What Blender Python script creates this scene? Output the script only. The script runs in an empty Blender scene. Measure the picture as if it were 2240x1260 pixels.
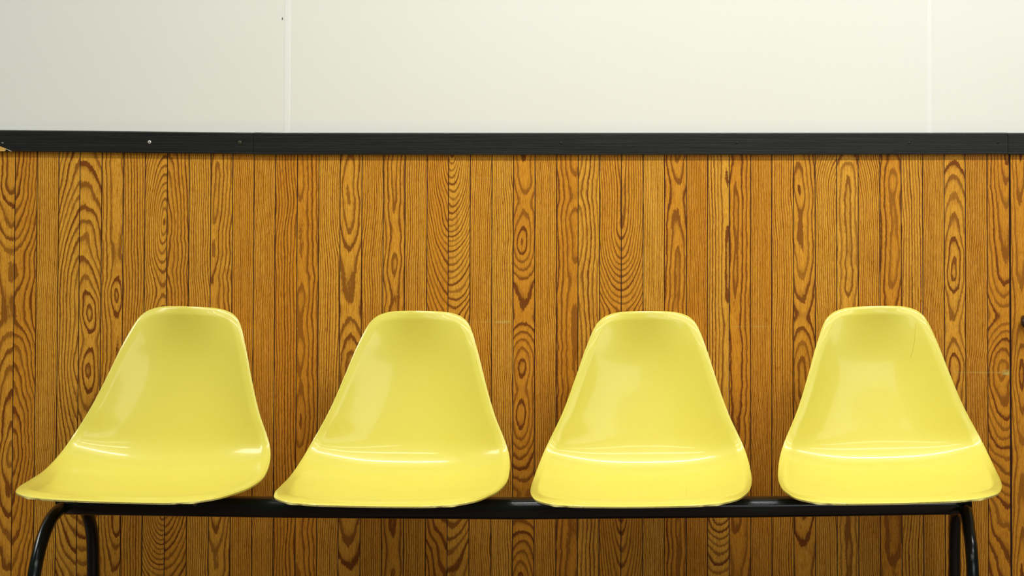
import bpy, bmesh, math, random
import numpy as np
from mathutils import Vector, Matrix, Euler

sc = bpy.context.scene
C = sc.collection
random.seed(4); rng = np.random.default_rng(7)

# ------------------------------------------------------------------ camera
F, AX, AY, D, H, TH = 3500.0, 1585.8, -165.0, 3.5, 1.57, math.radians(1.4)
cam = bpy.data.objects.new('camera', bpy.data.cameras.new('camera')); C.objects.link(cam)
cam.location = (0, -D, H); cam.rotation_euler = (math.pi/2 + TH, 0, 0)
cam.data.sensor_width = 36; cam.data.lens = 36*F/2240
cam.data.shift_x = (1120-AX)/2240; cam.data.shift_y = (AY-630)/2240
cam.data.clip_start = 0.05; cam.data.clip_end = 60
sc.camera = cam

# ------------------------------------------------------------------ light
w = bpy.data.worlds.new('world'); sc.world = w; w.use_nodes = True
w.node_tree.nodes['Background'].inputs[0].default_value = (1.0, 0.98, 0.93, 1)
w.node_tree.nodes['Background'].inputs[1].default_value = 0.06

def area(name, loc, target, sx, sy, power, col):
    l = bpy.data.lights.new(name, 'AREA'); l.shape = 'RECTANGLE'; l.size = sx; l.size_y = sy
    l.energy = power; l.color = col
    o = bpy.data.objects.new(name, l); C.objects.link(o); o.location = loc
    o.rotation_euler = (Vector(target)-Vector(loc)).to_track_quat('-Z', 'Y').to_euler()
    return o
for ty, tp in ((-0.85, 60), (-2.1, 33), (-3.4, 24)):      # three rows of ceiling tubes
    area('ceiling_tube_and_fill_light', (.45, ty, 2.62), (.45, ty+.001, 0), 3.7, .10, tp, (.985, .995, .97))
area('ceiling_tube_and_fill_light', (-4.0, -0.75, 2.62), (-3.4, -0.4, 0), 2.0, .9, 56, (.985, .995, .97))  # not a tube row: fill lamp added to brighten the left of the wall
area('window_light', (2.0, -6.2, 1.9), (2.0, 0, 1.6), 4.4, 1.3, 40, (.96, .99, 1.0))

vs = sc.view_settings
vs.view_transform = 'Standard'; vs.look = 'None'; vs.gamma = 1; vs.use_curve_mapping = False
vs.exposure = 0.06

# ------------------------------------------------------------------ helpers
def unproj(px, py, yp):
    """point of the plane y = yp seen at a pixel of the photograph"""
    a = (px-AX)/F; b = -(py-AY)/F
    d = Vector((a, math.cos(TH)-b*math.sin(TH), math.sin(TH)+b*math.cos(TH)))
    t = (yp+D)/d.y
    return Vector((0, -D, H)) + d*t

def mesh_obj(name, verts, faces, mats, parent=None, smooth=True, mi=None):
    me = bpy.data.meshes.new(name); me.from_pydata([tuple(v) for v in verts], [], faces)
    for m in (mats if isinstance(mats, (list, tuple)) else [mats]): me.materials.append(m)
    me.polygons.foreach_set('use_smooth', [smooth]*len(me.polygons))
    if mi is not None: me.polygons.foreach_set('material_index', mi)
    o = bpy.data.objects.new(name, me); C.objects.link(o)
    if parent: o.parent = parent
    return o

def bm_obj(name, bm, mat, parent=None, smooth=True):
    bmesh.ops.recalc_face_normals(bm, faces=bm.faces)
    me = bpy.data.meshes.new(name); bm.to_mesh(me); bm.free(); me.materials.append(mat)
    me.polygons.foreach_set('use_smooth', [smooth]*len(me.polygons))
    o = bpy.data.objects.new(name, me); C.objects.link(o)
    if parent: o.parent = parent
    return o

def box_bm(x0, x1, y0, y1, z0, z1, bev=0.0, seg=2, bm=None):
    bm2 = bmesh.new()
    bmesh.ops.create_cube(bm2, size=1)
    for v in bm2.verts:
        v.co = Vector((x0 if v.co.x < 0 else x1, y0 if v.co.y < 0 else y1, z0 if v.co.z < 0 else z1))
    if bev: bmesh.ops.bevel(bm2, geom=bm2.edges[:], offset=bev, segments=seg, affect='EDGES', profile=.5)
    if bm is None: return bm2
    me = bpy.data.meshes.new('tmp'); bm2.to_mesh(me); bm2.free(); bm.from_mesh(me); bpy.data.meshes.remove(me)
    return bm

def catmull(P, n=8):
    P = [Vector(p) for p in P]; P = [2*P[0]-P[1]] + P + [2*P[-1]-P[-2]]; out = []
    for i in range(1, len(P)-2):
        a, b, c, d = P[i-1:i+3]
        for k in range(n):
            t = k/n
            out.append(.5*((2*b)+(c-a)*t+(2*a-5*b+4*c-d)*t*t+(3*b-a-3*c+d)*t**3))
    out.append(P[-2]); return out

def tube(bm, path, r, seg=20, squash=1.0):
    rings = []; prev = None; rr = r if callable(r) else (lambda i: r)
    for i, p in enumerate(path):
        t = (path[min(i+1, len(path)-1)]-path[max(i-1, 0)]).normalized()
        if prev is None:
            u = t.cross(Vector((0, 0, 1)))
            if u.length < .1: u = t.cross(Vector((1, 0, 0)))
        else: u = prev-t*prev.dot(t)
        u.normalize(); prev = u; v = t.cross(u)
        rings.append([bm.verts.new(p+(u*math.cos(a)+v*math.sin(a)*squash)*rr(i)) for a in [2*math.pi*k/seg for k in range(seg)]])
    for A, B in zip(rings, rings[1:]):
        for k in range(seg): bm.faces.new((A[k], A[(k+1) % seg], B[(k+1) % seg], B[k]))
    bm.faces.new(rings[0]); bm.faces.new(rings[-1][::-1])
    return bm

def lathe(bm, prof, M, seg=24):
    """profile of (radius, height) turned about local z, placed by matrix M"""
    rings = []
    for r, h in prof:
        rings.append([bm.verts.new(M @ Vector((r*math.cos(2*math.pi*k/seg), r*math.sin(2*math.pi*k/seg), h))) for k in range(seg)])
    for A, B in zip(rings, rings[1:]):
        for k in range(seg): bm.faces.new((A[k], A[(k+1) % seg], B[(k+1) % seg], B[k]))
    bm.faces.new(rings[0][::-1]); bm.faces.new(rings[-1])
    return bm

def struct(o): o['kind'] = 'structure'; return o

# ------------------------------------------------------------------ node helper
class NT:
    def __init__(s, name):
        s.m = bpy.data.materials.new(name); s.m.use_nodes = True; s.t = s.m.node_tree
        s.b = s.t.nodes['Principled BSDF']
    def n(s, typ, ins=None, **kw):
        nd = s.t.nodes.new(typ)
        for k, v in kw.items(): setattr(nd, k, v)
        for k, v in (ins or {}).items(): s.set(nd.inputs[k], v)
        return nd
    def set(s, sock, v):
        if isinstance(v, bpy.types.NodeSocket): s.t.links.new(v, sock)
        elif isinstance(v, bpy.types.Node): s.t.links.new(v.outputs[0], sock)
        else: sock.default_value = v
    def math(s, op, a, b=None, c=None, clamp=False):
        nd = s.n('ShaderNodeMath', operation=op, use_clamp=clamp); s.set(nd.inputs[0], a)
        if b is not None: s.set(nd.inputs[1], b)
        if c is not None: s.set(nd.inputs[2], c)
        return nd.outputs[0]
    def mix(s, f, a, b, bt='MIX'):
        nd = s.n('ShaderNodeMix', data_type='RGBA', blend_type=bt); s.set(nd.inputs[0], f); s.set(nd.inputs[6], a); s.set(nd.inputs[7], b)
        return nd.outputs[2]
    def noise(s, scale, vec=None, detail=2, rough=.5, mapping=None, dist=0):
        if vec is None: vec = s.n('ShaderNodeTexCoord').outputs['Object']
        if mapping: vec = s.n('ShaderNodeMapping', {'Vector': vec, 'Scale': mapping}).outputs[0]
        return s.n('ShaderNodeTexNoise', {'Vector': vec, 'Scale': scale, 'Detail': detail, 'Roughness': rough, 'Distortion': dist}).outputs[0]
    def ramp(s, f, stops, interp='LINEAR'):
        nd = s.n('ShaderNodeValToRGB', {'Fac': f}); nd.color_ramp.interpolation = interp
        e = nd.color_ramp.elements
        while len(e) < len(stops): e.new(.5)
        for el, (p, c) in zip(e, stops): el.position = p; el.color = (*c, 1) if len(c) == 3 else c
        return nd.outputs[0]
    def bump(s, h, strength, dist=.001):
        s.set(s.b.inputs['Normal'], s.n('ShaderNodeBump', {'Height': h, 'Strength': strength, 'Distance': dist}).outputs[0])
def g(v): return (v, v, v)

# white textured wall panel
m = NT('white_wall_panel'); n1 = m.noise(700, detail=3); n2 = m.noise(2.2, detail=3)
c = m.mix(n2, (.85, .845, .74, 1), (.885, .88, .80, 1))
c = m.mix(m.math('MULTIPLY', m.math('SUBTRACT', n1, .42), .8, clamp=True), c, (.74, .73, .63, 1))
m.set(m.b.inputs['Base Color'], c); m.b.inputs['Roughness'].default_value = .6
m.bump(n1, .25, .0006); M_WHITE = m.m
m = NT('white_strip'); m.b.inputs['Base Color'].default_value = (.90, .895, .83, 1); m.b.inputs['Roughness'].default_value = .4; M_STRIP = m.m

# printed wood panelling: the growth rings come from a per-board ring field
m = NT('wood_panelling')
ring = m.n('ShaderNodeAttribute', attribute_name='ring').outputs['Fac']
tint = m.n('ShaderNodeAttribute', attribute_name='tint').outputs['Fac']
fine = m.n('ShaderNodeAttribute', attribute_name='fine').outputs['Fac']
tc = m.n('ShaderNodeTexCoord').outputs['Object']
wob = m.noise(1, tc, 3, .6, mapping=(150, 1, 24)); wob2 = m.noise(1, tc, 2, .6, mapping=(500, 1, 130))
rv = m.math('ADD', ring, m.math('ADD', m.math('MULTIPLY', m.math('SUBTRACT', wob, .5), m.math('ADD', m.math('MULTIPLY', fine, -.24), .44)), m.math('MULTIPLY', m.math('SUBTRACT', wob2, .5), .30)))
fr = m.math('FRACT', rv)
# each ring its own width and darkness
wn = m.n('ShaderNodeTexWhiteNoise', {'W': m.math('FLOOR', rv)}, noise_dimensions='1D').outputs[0]
late = m.ramp(fr, [(0, g(0)), (.42, g(.02)), (.62, g(.38)), (.70, g(1)), (.95, g(1)), (1, g(.1))])
late2 = m.ramp(fr, [(0, g(0)), (.52, g(.0)), (.62, g(.5)), (.68, g(1)), (.92, g(1)), (1, g(0))])
late = m.mix(fine, late, late2)
late = m.math('MULTIPLY', late, m.math('ADD', m.math('MULTIPLY', wn, .55), .6), clamp=True)
pore = m.noise(1, tc, 2, .6, mapping=(900, 1, 70)); pore2 = m.noise(1, tc, 3, .6, mapping=(420, 1, 7))
spk = m.noise(1, tc, 1, .5, mapping=(1500, 1, 700))
light = m.mix(tint, (.84, .42, .042, 1), (.72, .29, .017, 1))
light = m.mix(m.math('MULTIPLY', m.math('SUBTRACT', pore2, .45), 2.0, clamp=True), light, (.46, .160, .012, 1))
light = m.mix(m.math('MULTIPLY', m.math('SUBTRACT', pore, .5), 3.4, clamp=True), light, (.32, .10, .008, 1))
light = m.mix(m.math('MULTIPLY', m.math('SUBTRACT', .47, pore), 1.6, clamp=True), light, (.90, .52, .072, 1))
dark = m.mix(m.math('MULTIPLY', m.math('SUBTRACT', pore, .40), 2.4, clamp=True), (.150, .034, .004, 1), (.275, .078, .007, 1))
k = m.math('MULTIPLY', late, m.math('ADD', m.math('MULTIPLY', fine, -.06), .95))
c = m.mix(k, light, dark)
c = m.mix(m.math('MULTIPLY', m.math('SUBTRACT', spk, .56), 2.2, clamp=True), c, (.20, .07, .012, 1))
# pale scuff marks left by chair backs: (x0, x1, z) are filled in below
WOOD = m; WOOD_COL = c; WOOD_TC = tc

m = NT('groove_paint'); m.b.inputs['Base Color'].default_value = (.050, .014, .004, 1); m.b.inputs['Roughness'].default_value = .7; M_GROOVE = m.m

# black painted rough-sawn trim
m = NT('black_painted_wood'); tcx = m.n('ShaderNodeTexCoord').outputs['Object']
gr = m.noise(1, tcx, 4, .65, mapping=(5, 1, 420)); gr2 = m.noise(1, tcx, 2, .5, mapping=(40, 1, 1500))
m.set(m.b.inputs['Base Color'], m.ramp(gr, [(.3, (.004, .0045, .0035)), (.55, (.011, .012, .010)), (.8, (.024, .026, .021))]))
m.b.inputs['Roughness'].default_value = .42; m.b.inputs['Specular IOR Level'].default_value = .42
m.bump(m.math('ADD', gr, m.math('MULTIPLY', gr2, .4)), .55, .0012); M_TRIM = m.m

# yellow fibreglass
m = NT('yellow_fibreglass'); f1 = m.noise(260, detail=3); f2 = m.noise(9, detail=2); f3 = m.noise(1400, detail=1)
c = m.mix(f2, (.755, .670, .115, 1), (.75, .660, .100, 1))
c = m.mix(m.math('MULTIPLY', m.math('SUBTRACT', f1, .45), 1.0, clamp=True), c, (.755, .635, .055, 1))
c = m.mix(m.math('MULTIPLY', m.math('SUBTRACT', f3, .5), .9, clamp=True), c, (.70, .56, .03, 1))
m.set(m.b.inputs['Base Color'], c); m.b.inputs['Roughness'].default_value = .33
m.b.inputs['Coat Weight'].default_value = .42; m.b.inputs['Coat Roughness'].default_value = .09
m.b.inputs['Subsurface Weight'].default_value = 0
m.bump(f1, .05, .0004); M_YEL = m.m
m = NT('raw_fibreglass_edge'); e1 = m.noise(190, detail=4, rough=.7)
m.set(m.b.inputs['Base Color'], m.ramp(e1, [(.27, (.14, .11, .04)), (.33, (.55, .46, .13)), (.42, (.76, .66, .18)), (.7, (.82, .74, .28))]))
m.b.inputs['Roughness'].default_value = .7; m.bump(e1, .6, .001); M_EDGE = m.m

m = NT('black_enamel'); b1 = m.noise(160, detail=3)
m.b.inputs['Base Color'].default_value = (.0050, .0085, .0060, 1)
m.set(m.b.inputs['Roughness'], m.math('ADD', m.math('MULTIPLY', b1, .12), .14)); m.bump(b1, .04, .0005); M_BLK = m.m
m = NT('black_rubber'); m.b.inputs['Base Color'].default_value = (.012, .012, .011, 1); m.b.inputs['Roughness'].default_value = .7; M_RUB = m.m
m = NT('dull_metal'); m.b.inputs['Base Color'].default_value = (.32, .27, .18, 1); m.b.inputs['Metallic'].default_value = .7; m.b.inputs['Roughness'].default_value = .5; M_BOLT = m.m
m = NT('bright_screw_metal'); m.b.inputs['Base Color'].default_value = (.75, .74, .66, 1); m.b.inputs['Metallic'].default_value = .4; m.b.inputs['Roughness'].default_value = .45; M_SCR = m.m
m = NT('paint_dulled_screw'); m.b.inputs['Base Color'].default_value = (.075, .065, .035, 1); m.b.inputs['Roughness'].default_value = .5; M_SCR2 = m.m
m = NT('black_slot'); m.b.inputs['Base Color'].default_value = (.004, .004, .004, 1); M_SLOT = m.m
m = NT('bare_pine'); pn = m.noise(1, None, 3, .6, mapping=(60, 60, 700))
m.set(m.b.inputs['Base Color'], m.mix(pn, (.78, .48, .12, 1), (.66, .36, .07, 1))); M_PINE = m.m
m = NT('crack_dirt'); m.b.inputs['Base Color'].default_value = (.62, .52, .06, 1); M_CRACK = m.m
m = NT('dark_brown_wood'); m.b.inputs['Base Color'].default_value = (.030, .012, .006, 1); m.b.inputs['Roughness'].default_value = .4; M_PEG = m.m
m = NT('floor_tiles'); fb = m.n('ShaderNodeTexChecker', {'Vector': m.n('ShaderNodeTexCoord').outputs['Object'], 'Color1': (.095, .040, .022, 1), 'Color2': (.080, .033, .018, 1), 'Scale': 3.28})
m.set(m.b.inputs['Base Color'], fb.outputs[0]); m.b.inputs['Roughness'].default_value = .45; M_FLOOR = m.m

# ------------------------------------------------------------------ setting
WY = 0.28                                # face of the wall
XL, XR = -4.2, 3.0
def wx(px, py=340): return unproj(px, py, WY).x
def wz(py, px=1120): return unproj(px, py, WY).z
Z_RAIL = wz(315)                          # mid height of the trim

struct(bm_obj('floor', box_bm(XL-.6, XR+.6, -5.2, WY+.12, -.05, 0), M_FLOOR, smooth=False))

# upper white wall; the panel meets the wood behind the trim
struct(bm_obj('wall_back', box_bm(XL, XR, WY, WY+.10, Z_RAIL, 2.8), M_WHITE, smooth=False))

# --- panelling
GR = [-61.5, -13.5, 34, 82, 129.5, 175.6, 223.5, 271, 318, 366.6, 414.5, 462, 509.4, 556.5, 603, 651, 698, 744.6, 792.3, 839, 886.5, 934.6, 981.4, 1029, 1076.5, 1123.5,
      1170.6, 1218, 1265, 1312, 1359.5, 1407, 1453.8, 1501.6, 1548, 1595, 1642, 1688, 1736, 1783, 1830, 1877, 1924.4, 1971, 2018, 2065, 2111, 2159, 2208.5, 2256, 2303]
# one figure per board: centre of the tree (px), distance profile (py, d), ring spacing
FIG = {
 1: (30, [(340, 15), (430, 22), (560, 55), (700, 62), (800, 40), (1000, 10), (1260, 50)], 8),
 2: (30, [(340, 15), (430, 22), (560, 55), (700, 62), (800, 40), (1000, 10), (1260, 50)], 7),
 3: (210, [(340, 0), (1260, 20)], 5),
 4: (186, [(340, 75), (600, 30), (800, 20), (1100, 60), (1260, 90)], 6),
 5: ([(340, 182), (600, 186), (690, 198), (1260, 196)], [(340, 75), (590, 24), (690, 2), (745, 18), (810, 2), (900, 24), (1050, 50), (1130, 60), (1260, 95)], 8),
 6: (258, [(340, 12), (560, 15), (610, 12), (644, 1), (690, 12), (900, 16), (1050, 3), (1160, 10), (1260, 30)], 7.5),
 7: (256, [(340, 12), (560, 15), (644, 5), (690, 12), (900, 16), (1260, 6)], 6),
 8: (361, [(340, 34), (420, 15), (483, 2), (540, 14), (640, 30), (720, 14), (1130, 10), (1260, 60)], 5),
 9: (361, [(340, 30), (420, 14), (483, 2), (540, 13), (600, 18), (637, 8), (700, 5), (1100, 10), (1260, 70)], 7),
 10: (476, [(340, 10), (700, 18), (1260, 8)], 5.5),
 11: ([(340, 478), (620, 466), (1260, 480)], [(340, 9), (380, 3), (480, 2), (600, 9), (660, 20), (900, 14), (1100, 6), (1260, 26)], 8),
 12: (600, [(340, 0), (1260, 30)], 5),
 13: (640, [(340, 0), (1260, 20)], 4.5),
 14: (658, [(340, 12), (382, 4), (440, 13), (640, 9), (760, 8), (925, 6), (1080, 20)], 6),
 15: (659, [(340, 8), (382, 1), (450, 9), (600, 14), (650, 8), (700, 14), (760, 3), (830, 11), (870, 8), (925, 1), (990, 13), (1080, 22), (1260, 8)], 9),
 16: (768, [(340, 14), (410, 4), (470, 9), (510, 18), (565, 26), (680, 34), (1260, 10)], 5.5),
 17: (768, [(340, 14), (365, 9), (400, 4), (440, 4), (470, 9), (510, 18), (565, 27), (680, 36), (780, 10), (1100, 20), (1260, 44)], 9.5),
 18: (768, [(340, 14), (410, 4), (470, 9), (510, 18), (565, 26), (680, 24), (1260, 10)], 5.5),
 19: (863, [(340, 3), (420, 2), (500, 9), (545, 9), (574, 2), (610, 8), (650, 11), (720, 6), (1260, 16)], 8.5),
 20: (866, [(340, 3), (500, 9), (574, 16), (640, 8), (1260, 14)], 5.5),
 21: (992, [(340, 12), (400, 25), (680, 80), (1260, 120)], 5),
 22: (988, [(340, 8), (400, 22), (680, 92), (1260, 150)], 4.2),
 23: (1110, [(340, 30), (520, 10), (1260, 30)], 5),
 24: (1140, [(340, 12), (520, 24), (700, 12), (1260, 30)], 4.8),
 25: (1145, [(340, 8), (400, 16), (440, 24), (470, 17), (529, 1), (620, 40), (700, 50), (760, 22), (800, 5), (850, 16), (905, 4), (960, 20), (1000, 32), (1080, 60), (1120, 55), (1260, 10)], 8),
 26: (1235, [(340, 4), (400, 10), (700, 2), (1260, 22)], 4.8),
 27: (1258, [(340, 10), (430, 20), (475, 7), (560, 13), (600, 22), (680, 14), (1260, 22)], 9),
 28: (1258, [(340, 10), (430, 22), (475, 7), (560, 13), (600, 22), (680, 14), (1260, 8)], 8.5),
 29: (1360, [(340, 8), (500, 13), (564, 26), (680, 66), (1100, 6), (1260, 30)], 5.6),
 30: (1360, [(340, 8), (500, 13), (564, 26), (680, 66), (1100, 6), (1260, 30)], 5.6),
 31: (1480, [(340, 0), (1260, 20)], 4.4),
 32: (1481, [(340, 2), (370, 10), (405, 20), (430, 22), (480, 14), (560, 5), (700, 2), (850, 18), (1260, 3)], 9),
 33: (1580, [(340, 2), (700, 18), (1260, 10)], 4.5),
 34: ([(340, 1592), (1100, 1590), (1130, 1574)], [(340, 10), (480, 14), (550, 8), (700, 14), (1100, 12), (1260, 70)], 6),
 35: (1610, [(340, 12), (420, 5), (600, 2), (680, 7), (900, 12), (1260, 30)], 9),
 36: (1720, [(340, 0), (1260, 20)], 4.3),
 37: (1752, [(340, 14), (414, 8), (600, 12), (1260, 10)], 5.8),
 38: ([(340, 1746), (500, 1752), (1260, 1758)], [(340, 16), (414, 1), (470, 12), (520, 11), (592, 20), (690, 34), (800, 8), (1000, 20), (1260, 40)], 8),
 39: (1858, [(340, 44), (400, 18), (600, 12), (1260, 22)], 5.2),
 40: (1856, [(340, 24), (375, 10), (420, 4), (590, 4), (612, 8), (623, 1), (650, 10), (720, 15), (1260, 5)], 10.5),
 41: (1846, [(340, 40), (400, 20), (520, 6), (540, 12), (700, 20), (1260, 8)], 5),
 42: (1954, [(340, 15), (375, 8), (400, 1), (430, 10), (470, 7), (600, 4), (640, 11), (700, 18), (1260, 40)], 10),
 43: (1954, [(340, 12), (500, 4), (700, 16), (1260, 20)], 6),
 44: (2100, [(340, 0), (1260, 15)], 4.2),
 45: (2085, [(340, 46), (470, 21), (550, 10), (600, 1), (650, 16), (720, 22), (800, 6), (900, 20), (1260, 3)], 7.5),
 46: (2200, [(340, 0), (1260, 12)], 4.5),
 47: ([(340, 2201), (800, 2196), (1260, 2210)], [(340, 7), (400, 13), (480, 24), (600, 32), (690, 52), (800, 20), (900, 30), (1100, 90), (1260, 110)], 7),
 48: (2232, [(340, 4), (460, 12), (700, 20), (820, 3), (1000, 22), (1260, 4)], 6.5),
}
def smooth_interp(y, pts, w):
    xs, vs_ = zip(*pts); acc = np.zeros_like(y)
    for o in (-1, -.5, 0, .5, 1): acc += np.interp(y+o*w, xs, vs_)
    return acc/5
def vnoise(y, seed, L):
    r = np.random.default_rng(seed); n = int(20000/L)+4; a = r.normal(size=n); p = (y+4000)/L
    i = np.clip(p.astype(int), 0, n-2); t = p-i; t = t*t*(3-2*t); return a[i]*(1-t)+a[i+1]*t

zt, zb = Z_RAIL, 0.0
rows_py = np.arange(300, 1760, 6.0)
P0, P1 = unproj(1120, 300, WY).z, unproj(1120, 1700, WY).z
rows_z = np.array([unproj(1120, y, WY).z for y in rows_py])
keep = rows_z > 0.0; rows_py, rows_z = rows_py[keep], rows_z[keep]
rows_py = np.append(rows_py, rows_py[-1]+3); rows_z = np.append(rows_z, 0.0)
rows_z[0] = zt
NY = len(rows_z)
V, Fc, MI, A_ring, A_tint, A_fine = [], [], [], [], [], []
GX = [wx(p) for p in GR]; KPX = (GR[1]-GR[30])/(GX[1]-GX[30]); hw = .95/KPX
# boards beyond the photo's edges carry the same pitch on
lo, pit = GX[0], GX[1]-GX[0]
while GX[0] > XL+pit: GX.insert(0, GX[0]-pit)
GX.insert(0, XL); off = len(GX)-1-len(GR)+1
while GX[-1] < XR-pit: GX.append(GX[-1]+pit)
GX.append(XR)
def add_strip(xa, xb, ya, yb, mi, ring=None, tint=0, fine=0, nx=2):
    base = len(V)
    for j in range(NY):
        for i in range(nx):
            t = i/(nx-1); V.append((xa+(xb-xa)*t, ya+(yb-ya)*t, rows_z[j]))
            A_ring.append(0 if ring is None else ring[j, i]); A_tint.append(tint); A_fine.append(fine)
    for j in range(NY-1):
        for i in range(nx-1):
            a = base+j*nx+i; Fc.append((a+nx, a+nx+1, a+1, a)); MI.append(mi)
for b in range(len(GX)-1):
    k = b-off
    wide = 2.2 if GX[b] > wx(2190) and GX[b] < wx(2220) else 1.0
    wideR = 2.2 if GX[b+1] > wx(2190) and GX[b+1] < wx(2220) else 1.0
    xa, xb = GX[b]+hw*wide, GX[b+1]-hw*wideR
    nx = 15
    px = AX + (np.linspace(xa, xb, nx))*KPX; 
    cxp = 0.5*(px[0]+px[-1])
    if k in FIG: xc, dp, s = FIG[k]
    else:
        xc = cxp+random.choice([-70, -20, 0, 15, 60]); s = random.choice([4.6, 5.5, 8]); dp = [(y, random.uniform(2, 45)) for y in range(300, 1900, 170)]
    X, Y = np.meshgrid(px, rows_py)
    cx_ = smooth_interp(Y, xc, 25) if isinstance(xc, list) else xc
    d_ = np.maximum(smooth_interp(Y, dp, 9), 0)
    if s < 6: s *= .84
    seed = 1000+(k if not (k in (1, 2)) else 1)
    if k in (29, 30): seed = 1029
    if k in (21, 22): seed = 1021
    big = s > 6.5
    jit = vnoise(Y, seed, 40)*(1.1 if big else .45) + vnoise(Y, seed+50, 14)*(.5 if big else .12) + vnoise(Y, seed+90, 130)*2.2
    d2 = d_ + vnoise(Y, seed+7, 50)*(1.5 if big else .9)
    r_ = np.sqrt((X-cx_-jit)**2 + d2**2 + .5)
    r_ = r_ + vnoise(Y + X*2.1, seed+31, 60)*.9
    ring = r_/s + (k*0.377 if k not in (1, 2, 29, 30) else 0) + 40
    fine = 1.0 if s < 5.2 else 0.0
    add_strip(xa, xb, WY, WY, 0, ring, random.random(), fine, nx)
    if b < len(GX)-2:
        xm = GX[b+1]; dg = .0045 if wideR > 2 else .0013
        xn = GX[b+1]+hw*wideR
        add_strip(xb, xb+.0002, WY, WY+dg, 1); add_strip(xb+.0002, xn-.0002, WY+dg, WY+dg, 1); add_strip(xn-.0002, xn, WY+dg, WY, 1)
wall = mesh_obj('wall_lower', V, Fc, [WOOD.m, M_GROOVE], smooth=False, mi=MI)
struct(wall)
for nm, dat in (('ring', A_ring), ('tint', A_tint), ('fine', A_fine)):
    at = wall.data.attributes.new(nm, 'FLOAT', 'POINT'); at.data.foreach_set('value', np.array(dat, dtype=np.float32))
# scuffs
sx = WOOD.n('ShaderNodeSeparateXYZ', {0: WOOD_TC}).outputs
def band(sock, a, b, soft):
    u = WOOD.n('ShaderNodeMapRange', {'Value': sock, 'From Min': a-soft, 'From Max': a+soft}, interpolation_type='SMOOTHSTEP').outputs[0]
    v = WOOD.n('ShaderNodeMapRange', {'Value': sock, 'From Min': b-soft, 'From Max': b+soft, 'To Min': 1, 'To Max': 0}, interpolation_type='SMOOTHSTEP').outputs[0]
    return WOOD.math('MULTIPLY', u, v)
sn = WOOD.noise(1, WOOD_TC, 3, .7, mapping=(60, 1, 300)); col = WOOD_COL
for x0, x1, y0, y1, a in ((1030, 1118, 703, 705.5, .35), (1085, 1118, 702, 708, .45), (1600, 1690, 713, 716, .28), (2085, 2206, 813.5, 816.5, .42), (2192, 2206, 809, 820, .8), (1040, 1075, 388, 390, .3)):
    mk = WOOD.math('MULTIPLY', band(sx[0], wx(x0), wx(x1), .004), band(sx[2], wz(y1), wz(y0), .0015))
    mk = WOOD.math('MULTIPLY', mk, WOOD.math('MULTIPLY', WOOD.math('MULTIPLY', WOOD.math('SUBTRACT', sn, .30), 3.0, clamp=True), a))
    col = WOOD.mix(mk, col, (.62, .52, .14, 1))
WOOD.set(WOOD.b.inputs['Base Color'], col)
WOOD.b.inputs['Roughness'].default_value = .5; WOOD.b.inputs['Specular IOR Level'].default_value = .2

# --- cover strips between the white panels
def strip(name, pa, pb, th):
    x0, x1 = wx(pa, 150), wx(pb, 150)
    bm = bmesh.new(); n = 8; cols = []
    for z in (Z_RAIL, 2.8):
        cols.append([bm.verts.new((x0+(x1-x0)*(.5-.5*math.cos(math.pi*i/n)), WY-th*math.sin(math.pi*i/n)**.6 if 0 < i < n else WY, z)) for i in range(n+1)])
    for i in range(n): bm.faces.new((cols[0][i], cols[0][i+1], cols[1][i+1], cols[1][i]))
    bm.faces.new(cols[0]); bm.faces.new(cols[1][::-1])
    return struct(bm_obj(name, bm, M_STRIP, smooth=False))
st = strip('trim_4', 621.5, 635.5, .0014)
st2 = strip('trim_5', 2028, 2040, .0010)

# --- black trim: three lengths butted end to end
def trim(name, xs, tops, bots, th, parent=None):
    bm = bmesh.new(); rings = []
    for px, t, b in zip(xs, tops, bots):
        zt_, zb_ = unproj(px, t, WY-th).z, unproj(px, b, WY-th).z; x = unproj(px, t, WY-th).x; e = .0018
        prof = [(WY, zt_), (WY-th+e, zt_), (WY-th+e*.3, zt_-e*.3), (WY-th, zt_-e), (WY-th, zb_+e), (WY-th+e*.3, zb_+e*.3), (WY-th+e, zb_), (WY, zb_)]
        rings.append([bm.verts.new((x, y, z)) for y, z in prof])
    for A, B in zip(rings, rings[1:]):
        for i in range(8): bm.faces.new((A[i], A[(i+1) % 8], B[(i+1) % 8], B[i]))
    bm.faces.new(rings[0]); bm.faces.new(rings[-1][::-1])
    return struct(bm_obj(name, bm, M_TRIM, smooth=False))
TT = .012
t1 = trim('trim_1', [-2325, 0, 200, 400, 554.5], [276, 285.2, 287, 289.6, 291], [321, 331.3, 333.5, 336, 337.3], TT)
t2 = trim('trim_2', [555.3, 620, 1200, 1800, 2204.5], [290.4, 291.4, 291.6, 291.4, 291], [338, 338.5, 339, 338.5, 337.5], TT)
t3 = trim('trim_3', [2205.6, 2400, 4330], [291.5, 291.5, 291.5], [338.3, 338.5, 338.5], TT-.001)

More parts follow.
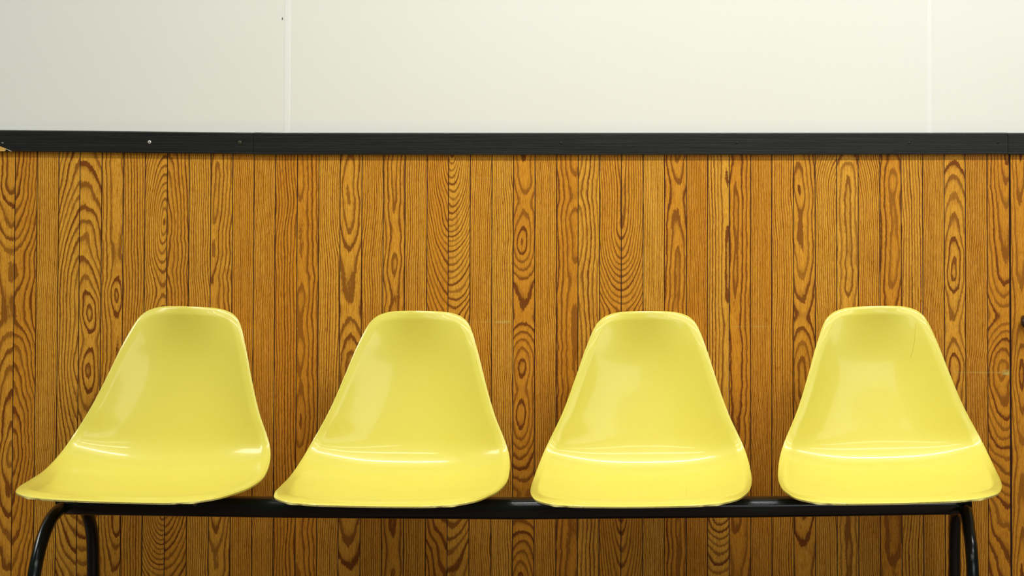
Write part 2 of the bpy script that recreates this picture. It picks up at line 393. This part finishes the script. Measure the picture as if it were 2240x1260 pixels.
def screw(px, py, r, mat, parent, cross=True):
    p = unproj(px, py, WY-TT); bm = bmesh.new()
    Mx = Matrix.Translation(p) @ Matrix.Rotation(math.pi/2, 4, 'X')
    lathe(bm, [(r*1.0, -.0005), (r*1.0, .0003), (r*.75, .0009), (r*.35, .0010)], Mx, 20)
    s_ = bm_obj('screw', bm, mat, parent)
    bm = box_bm(p.x-r*.42, p.x+r*.42, p.y-.0013, p.y-.0006, p.z-r*.12, p.z+r*.12)
    if cross: box_bm(p.x-r*.12, p.x+r*.12, p.y-.0013, p.y-.0006, p.z-r*.42, p.z+r*.42, bm=bm)
    bm_obj('screw_slot', bm, M_SLOT, s_, smooth=False)
    return s_
screw(327, 310.7, .0040, M_SCR, t1)['label'] = 'bright cross-head screw'
screw(524.5, 311.3, .0040, M_SCR2, t1)['label'] = 'painted-over dull screw'
for px in (1227, 1612, 1989): screw(px, 313, .0034, M_TRIM, t2)
screw(2183, 311.5, .0030, M_TRIM, t2)
# chipped end of the left length: bare wood where paint and a splinter are gone
def flat(name, pts, y0, th, mat, parent):
    bm = bmesh.new(); A = [bm.verts.new(unproj(a, b, y0)) for a, b in pts]; B = [bm.verts.new(v.co+Vector((0, -th, 0))) for v in A]
    n = len(A); bm.faces.new(A); bm.faces.new(B[::-1])
    for i in range(n): bm.faces.new((A[i], A[(i+1) % n], B[(i+1) % n], B[i]))
    return bm_obj(name, bm, mat, parent, smooth=False)
flat('bare_wood_chip', [(-12, 317), (0, 320), (8, 323), (14.5, 325.7), (12.5, 328), (10.5, 330.7), (-12, 330.7)], WY-TT, .0006, M_PINE, t1)['label'] = 'chip of bare yellow wood'
flat('splinter', [(14.5, 325.6), (20, 328), (26, 331), (25, 331.6), (19, 329), (14.5, 326.6)], WY-TT, .0006, M_SCR, t1)
flat('splinter', [(3.5, 311.3), (8, 312.5), (7.6, 313.6), (3.3, 312.2)], WY-TT, .0006, M_SCR, t1)
# nail in the white panel beside the strip
flat('nail', [(617, 38.5), (618.3, 38.2), (618.8, 41), (618, 44), (617.2, 43.6)], WY, .001, M_SCR2, None)
nl = bpy.data.objects['nail']; nl['label'] = 'tiny dark nail in the white panel left of the cover strip'; nl['category'] = 'nail'

# --- peg at the right edge
pg = unproj(2246, 703.5, WY-.03)
bm = bmesh.new(); lathe(bm, [(.0085, -.002), (.0085, .016), (.010, .022), (.0145, .030), (.0150, .038), (.0125, .044), (.006, .0465)], Matrix.Translation((pg.x, WY, pg.z)) @ Matrix.Rotation(math.pi/2, 4, 'X'), 28)
o = bm_obj('wall_peg', bm, M_PEG); o['label'] = 'dark round wooden peg on the panelling at the far right edge'; o['category'] = 'peg'

# ------------------------------------------------------------------ seating
def rail_c(px):                          # centre line of the rail, sagging in the middle
    top = np.interp(px, [120, 600, 1130, 1670, 2124], [1084, 1088, 1089.5, 1087, 1083]); bot = np.interp(px, [120, 600, 1130, 1670, 2124], [1122, 1130.5, 1134, 1130, 1122.5])
    return unproj(px, (top+bot)/2, 0)
bench = bpy.data.objects.new('tandem_bench', None); C.objects.link(bench)
bench.location = (-.45, 0, 0)
bench['label'] = 'row of four yellow shell seats on a black tubular steel bench frame'; bench['category'] = 'bench'
BL = Vector(bench.location)
def local(o):
    o.location = Vector(o.location)-BL; return o

# rail: rounded rectangular tube
bm = bmesh.new(); rings = []
pxs = list(np.linspace(129, 2123, 41))
def cross(n=32, a=.0215, b=.0215, e=2.6):
    out = []
    for i in range(n):
        t = 2*math.pi*i/n; cs, sn_ = math.cos(t), math.sin(t)
        out.append((a*abs(cs)**(2/e)*(1 if cs >= 0 else -1), b*abs(sn_)**(2/e)*(1 if sn_ >= 0 else -1)))
    return out
for px in pxs:
    p = rail_c(px); b = np.interp(px, [129, 1130, 2123], [.0195, .0222, .0197])
    rings.append([bm.verts.new((p.x, p.y+yy, p.z+zz)) for yy, zz in cross(b=b)])
for A, B in zip(rings, rings[1:]):
    for i in range(32): bm.faces.new((A[i], A[(i+1) % 32], B[(i+1) % 32], B[i]))
bm.faces.new(rings[0]); bm.faces.new(rings[-1][::-1])
bmesh.ops.bevel(bm, geom=[e for e in bm.edges if len(e.link_faces) == 2 and any(len(f.verts) > 8 for f in e.link_faces)], offset=.0015, segments=2, affect='EDGES')
local(bm_obj('rail', bm, M_BLK, bench))

def leg_frame(X, front, rear, zc):
    """front/rear: lists of (px, py) on the tube's centre line; depth follows from X"""
    def pt(px, py):
        y = X*F/(px-AX)*1.0-D
        for _ in range(3):
            q = unproj(px, py, y); y += (X-q.x)*F/(px-AX)
        return unproj(px, py, y)
    fr_ = [pt(*a) for a in front]; rr_ = [pt(*a) for a in rear]
    ff = fr_[-1]; ft = Vector((X, ff.y-.035, .012)); rb = Vector((X, rr_[-1].y+.012, .012))
    path = [ft, Vector((X, ff.y-.028, ff.z*.45))]+fr_[::-1]+[Vector((X, -.045, zc+.001)), Vector((X, 0, zc)), Vector((X, .045, zc-.013))]+rr_+[Vector((X, rr_[-1].y+.005, rr_[-1].z*.5)), rb]
    pl = []
    for A, B in zip(path, path[1:]):
        n = max(2, int((B-A).length/.006)); pl += [A.lerp(B, t/n) for t in range(n)]
    pl.append(path[-1])
    for _ in range(22): pl = [pl[0]]+[(pl[t-1]+pl[t]*2+pl[t+1])/4 for t in range(1, len(pl)-1)]+[pl[-1]]
    bm = bmesh.new(); tube(bm, pl[::2]+[pl[-1]], .0136, 24)
    lf = local(bm_obj('leg_frame', bm, M_BLK, bench))
    for q in (ft, rb):
        bm = bmesh.new(); lathe(bm, [(.014, 0), (.0175, .001), (.0180, .006), (.0165, .020), (.0150, .028)], Matrix.Translation((q.x, q.y, 0)), 24)
        bm_obj('rubber_foot', bm, M_RUB, lf)
    return lf
leg_frame(-1.430, [(112, 1129), (94, 1172), (81, 1220), (73, 1262)], [(186, 1112), (195, 1130), (203, 1175), (204, 1262)], .397)
leg_frame(.5195, [(2116, 1136), (2123, 1180), (2127, 1220), (2128.5, 1262)], [(2092, 1112), (2089.5, 1140), (2088.5, 1180), (2088.5, 1262)], .394)

# ---- shell
K = np.array([[0, .1449, .3855], [.0734, .1607, .3811], [.1099, .1553, .3609], [.1317, .1349, .3122], [.1546, .1098, .2451], [.1822, .0859, .1727],
              [.2182, .0573, .1026], [.2305, -.0189, .0765], [.2281, -.1137, .0816], [.2168, -.2008, .095], [.1917, -.2725, .1072], [.1288, -.3061, .1109], [0, -.2944, .1051]])
CH = [(-1.2305, .0056, .02315, -.00773, .03777), (-.702, -.004, -.00599, -.01077, .01319), (-.1768, -.0047, .00446, -.01042, -.00439), (.3505, .0059, -.0068, -.00052, -.0266)]
Kx = np.vstack([K[1]*[-1, 1, 1], K, K[-2]*[-1, 1, 1]])
def rimp(q):
    q = np.clip(q, 0, 12); i = min(int(q), 11); t = q-i; a, b, c_, d = Kx[i:i+4]
    return .5*((2*b)+(c_-a)*t+(2*a-5*b+4*c_-d)*t*t+(3*b-a-3*c_+d)*t**3)
QT, QB = 1.55, 10.75
CQ = np.array([QT, 2, 3, 4, 5, 6, 7, 8, 9, 10, QB])
CY = np.array([.1449, .1490, .1540, .1370, .1150, .0910, .0280, -.090, -.185, -.257, -.2944])
CZ = np.array([.3855, .365, .290, .205, .135, .077, .0385, .0445, .0665, .091, .1051])
def nspline(x, y):
    n = len(x); h = np.diff(x); A = np.zeros((n, n)); r = np.zeros(n); A[0, 0] = A[-1, -1] = 1
    for i in range(1, n-1):
        A[i, i-1], A[i, i], A[i, i+1] = h[i-1], 2*(h[i-1]+h[i]), h[i]; r[i] = 6*((y[i+1]-y[i])/h[i]-(y[i]-y[i-1])/h[i-1])
    Mv = np.linalg.solve(A, r)
    def f(q):
        i = int(np.clip(np.searchsorted(x, q)-1, 0, n-2)); a, b = x[i+1]-q, q-x[i]
        return Mv[i]*a**3/(6*h[i])+Mv[i+1]*b**3/(6*h[i])+(y[i]/h[i]-Mv[i]*h[i]/6)*a+(y[i+1]/h[i]-Mv[i+1]*h[i]/6)*b
    return f
fy, fz = nspline(CQ, CY), nspline(CQ, CZ)
NU, NV = 61, 97
def dense(n, k=1.7):
    s = np.linspace(-1, 1, n); return np.sign(s)*(1-(1-abs(s))**k)
us = dense(NU); qs = QT+(QB-QT)*(dense(NV, 1.55)*.5+.5)
G = np.zeros((NV, NU, 3))
for j, q in enumerate(qs):
    R = rimp(q); cy, cz = fy(q), fz(q); p = 2.0+.9*math.exp(-((q-6)/2.6)**2)
    for i, u in enumerate(us):
        gg = abs(u)**p; G[j, i] = (u*R[0], cy+(R[1]-cy)*gg, cz+(R[2]-cz)*gg)
def blend(row, q0, q1, rows_):
    E_ = np.array([rimp(q0+(q1-q0)*abs(u)**1.0)*[np.sign(u) if u else 1, 1, 1] for u in us])
    # resample the end edge so that x is even in u
    xs_ = np.array([rimp(q0+(q1-q0)*t) for t in np.linspace(0, 1, 80)])
    for i, u in enumerate(us):
        xt = abs(u)*xs_[-1, 0]; E_[i] = [np.sign(u)*xt, np.interp(xt, xs_[:, 0], xs_[:, 1]), np.interp(xt, xs_[:, 0], xs_[:, 2])]
    dl = E_-G[row]
    for j in range(NV):
        t = abs(qs[j]-qs[row])/1.6
        if t < 1: G[j] += dl*(1-t*t*(3-2*t))
blend(0, 0, QT, None); blend(NV-1, 12, QB, None)
def normals(G):
    du = np.gradient(G, axis=1); dv = np.gradient(G, axis=0); n = np.cross(du, dv); n /= np.linalg.norm(n, axis=2, keepdims=True)+1e-12
    if n[NV//4, NU//2, 1] > 0: n = -n
    return n
N = normals(G)
def edgefix(N):
    e = 3
    for k in range(e): N[k] = N[e]; N[-1-k] = N[-1-e]
    for k in range(e): N[:, k] = N[:, e]; N[:, -1-k] = N[:, -1-e]
    return N
N = edgefix(N)
def smoothN(N, k):
    for _ in range(k):
        P_ = np.pad(N, ((1, 1), (1, 1), (0, 0)), mode='edge')
        N = (P_[1:-1, 1:-1]*2+P_[:-2, 1:-1]+P_[2:, 1:-1]+P_[1:-1, :-2]+P_[1:-1, 2:])/6
    return N
N = smoothN(N, 14)
N /= np.linalg.norm(N, axis=2, keepdims=True)
bd = np.vstack([G[0], G[-1], G[:, 0], G[:, -1]])
dist = np.sqrt(((G[:, :, None, :]-bd[None, None])**2).sum(-1)).min(-1)
dl = (.0165+.013*np.clip((np.arange(NV)/NV-.72)/.2, 0, 1))[:, None]; roll = np.clip(1-dist/dl, 0, 1)
G = G - N*((.0060+.0035*np.clip((np.arange(NV)/NV-.72)/.2, 0, 1))[:, None]*roll**1.2 + .0020*np.clip(1-dist/.0050, 0, 1)**2)[..., None]
N2 = normals(G)
N2c = smoothN(edgefix(normals(G)), 8); N2c /= np.linalg.norm(N2c, axis=2, keepdims=True)
N2 = N2c; B_ = G - N2*.0036
ring_idx = [(0, i) for i in range(NU)]+[(j, NU-1) for j in range(1, NV)]+[(NV-1, i) for i in range(NU-2, -1, -1)]+[(j, 0) for j in range(NV-2, 0, -1)]
verts = [tuple(v) for v in G.reshape(-1, 3)]+[tuple(v) for v in B_.reshape(-1, 3)]
nf = NU*NV; faces, mi = [], []
for j in range(NV-1):
    for i in range(NU-1):
        a = j*NU+i
        faces.append((a, a+NU, a+NU+1, a+1)); mi.append(0)
        faces.append((nf+a, nf+a+1, nf+a+NU+1, nf+a+NU)); mi.append(0)
L_ = len(ring_idx)
for t in range(L_):
    j0, i0 = ring_idx[t]; j1, i1 = ring_idx[(t+1) % L_]; a, b = j0*NU+i0, j1*NU+i1
    faces.append((a, b, nf+b, nf+a))
    worn = (j0 > NV*.80)
    mi.append(1 if worn else 0)
shell = mesh_obj('seat_shell', verts, faces, [M_YEL, M_EDGE], bench, mi=mi)
bmx = bmesh.new(); bmx.from_mesh(shell.data); bmesh.ops.recalc_face_normals(bmx, faces=bmx.faces)
for e in bmx.edges:
    if len(e.link_faces) == 2 and e.calc_face_angle(0) > math.radians(45): e.smooth = False
bmx.to_mesh(shell.data); bmx.free()
shell['label'] = 'glossy yellow moulded fibreglass seat shell with a rolled rim'

def mount(parent, z0):
    """steel cross plates with rubber mounts between rail and shell; local to the shell"""
    bm = bmesh.new(); zt_ = .0495
    for sy in (-.035, .045): box_bm(-.10, .10, sy-.014, sy+.014, z0+.003, z0+.006, .001, 1, bm)
    for sxx in (-.085, .085): box_bm(sxx-.014, sxx+.014, -.046, .058, z0-.0005, z0+.003, .001, 1, bm)
    o1 = bm_obj('mounting_bracket', bm, M_BLK, parent)
    for sxx in (-.085, .085):
        for sy in (-.035, .045):
            # reach up to the shell
            dd = np.hypot(B_[:, :, 0]-sxx, B_[:, :, 1]-sy)+ (B_[:, :, 2] > .2)*9; jj, ii = np.unravel_index(dd.argmin(), dd.shape); zz = B_[jj, ii, 2]
            bm = bmesh.new(); lathe(bm, [(.013, z0+.006), (.0145, z0+.008), (.0145, max(zz-.007, z0+.009)), (.009, zz-.002)], Matrix.Translation((sxx, sy, 0)), 20)
            bm_obj('rubber_mount', bm, M_RUB, parent)
    for sxx in (-.083, .087):
        bm = bmesh.new(); lathe(bm, [(.0065, -.001), (.0065, .003), (.005, .0055), (.002, .007)], Matrix.Translation((sxx, -.0195, z0-.006)) @ Matrix.Rotation(math.radians(60), 4, 'X'), 12)
        bm_obj('bolt', bm, M_BOLT, parent)
names = []
for idx, (tx, tz, yw, pt_, rl) in enumerate(CH):
    s_ = shell if idx == 0 else shell.copy()
    if idx: C.objects.link(s_)
    s_.parent = bench
    cy, sy_ = math.cos(yw), math.sin(yw)
    Rz = Matrix.Rotation(yw, 3, 'Z'); Rx = Matrix.Rotation(pt_, 3, 'X'); Ry = Matrix.Rotation(rl, 3, 'Y')
    Rm = Rz @ Rx @ Ry
    s_.matrix_local = Matrix.Translation(Vector((tx, 0, tz+.4))-BL) @ Rm.to_4x4()
    zr = rail_c(AX+tx*1000).z+.0205
    mount(s_, zr-(tz+.4)+.0005)

    # hairline cracks and scratches seen on two of the shells
    marks = {2: [[(1500.5, 1069), (1498, 1074), (1498.5, 1082)]], 3: [[(2003, 708), (2002, 735), (1998, 760), (1990, 790)], [(2096, 866), (2098, 884)]]}.get(idx, [])
    if marks:
        GW = np.array(G).reshape(-1, 3) @ np.array(Rm).T + [tx, 0, tz+.4]
        dd_ = (GW[:, 1]+D)*math.cos(TH)+(GW[:, 2]-H)*math.sin(TH); vv_ = -(GW[:, 1]+D)*math.sin(TH)+(GW[:, 2]-H)*math.cos(TH)
        PX = np.c_[AX+F*GW[:, 0]/dd_, AY-F*vv_/dd_]
        Gf, Nf = G.reshape(-1, 3), N2.reshape(-1, 3)
        for mk_ in marks:
            pts = []
            for (ax_, ay_), (bx_, by_) in zip(mk_, mk_[1:]):
                for t in range(4):
                    q_ = np.array([ax_+(bx_-ax_)*t/4, ay_+(by_-ay_)*t/4]); d_q = ((PX-q_)**2).sum(1); ii = np.argsort(d_q)[:4]; ww = 1/(d_q[ii]+.5)
                    pts.append(Vector((Gf[ii]*ww[:, None]).sum(0)/ww.sum()+Nf[ii[0]]*.0002))
            pl_ = pts
            for _ in range(3): pl_ = [pl_[0]]+[(pl_[t-1]+pl_[t]*2+pl_[t+1])/4 for t in range(1, len(pl_)-1)]+[pl_[-1]]
            bm = bmesh.new(); tube(bm, pl_, .00030, 6)
            bm_obj('hairline_crack', bm, M_CRACK, s_)['label'] = 'thin brownish hairline crack'
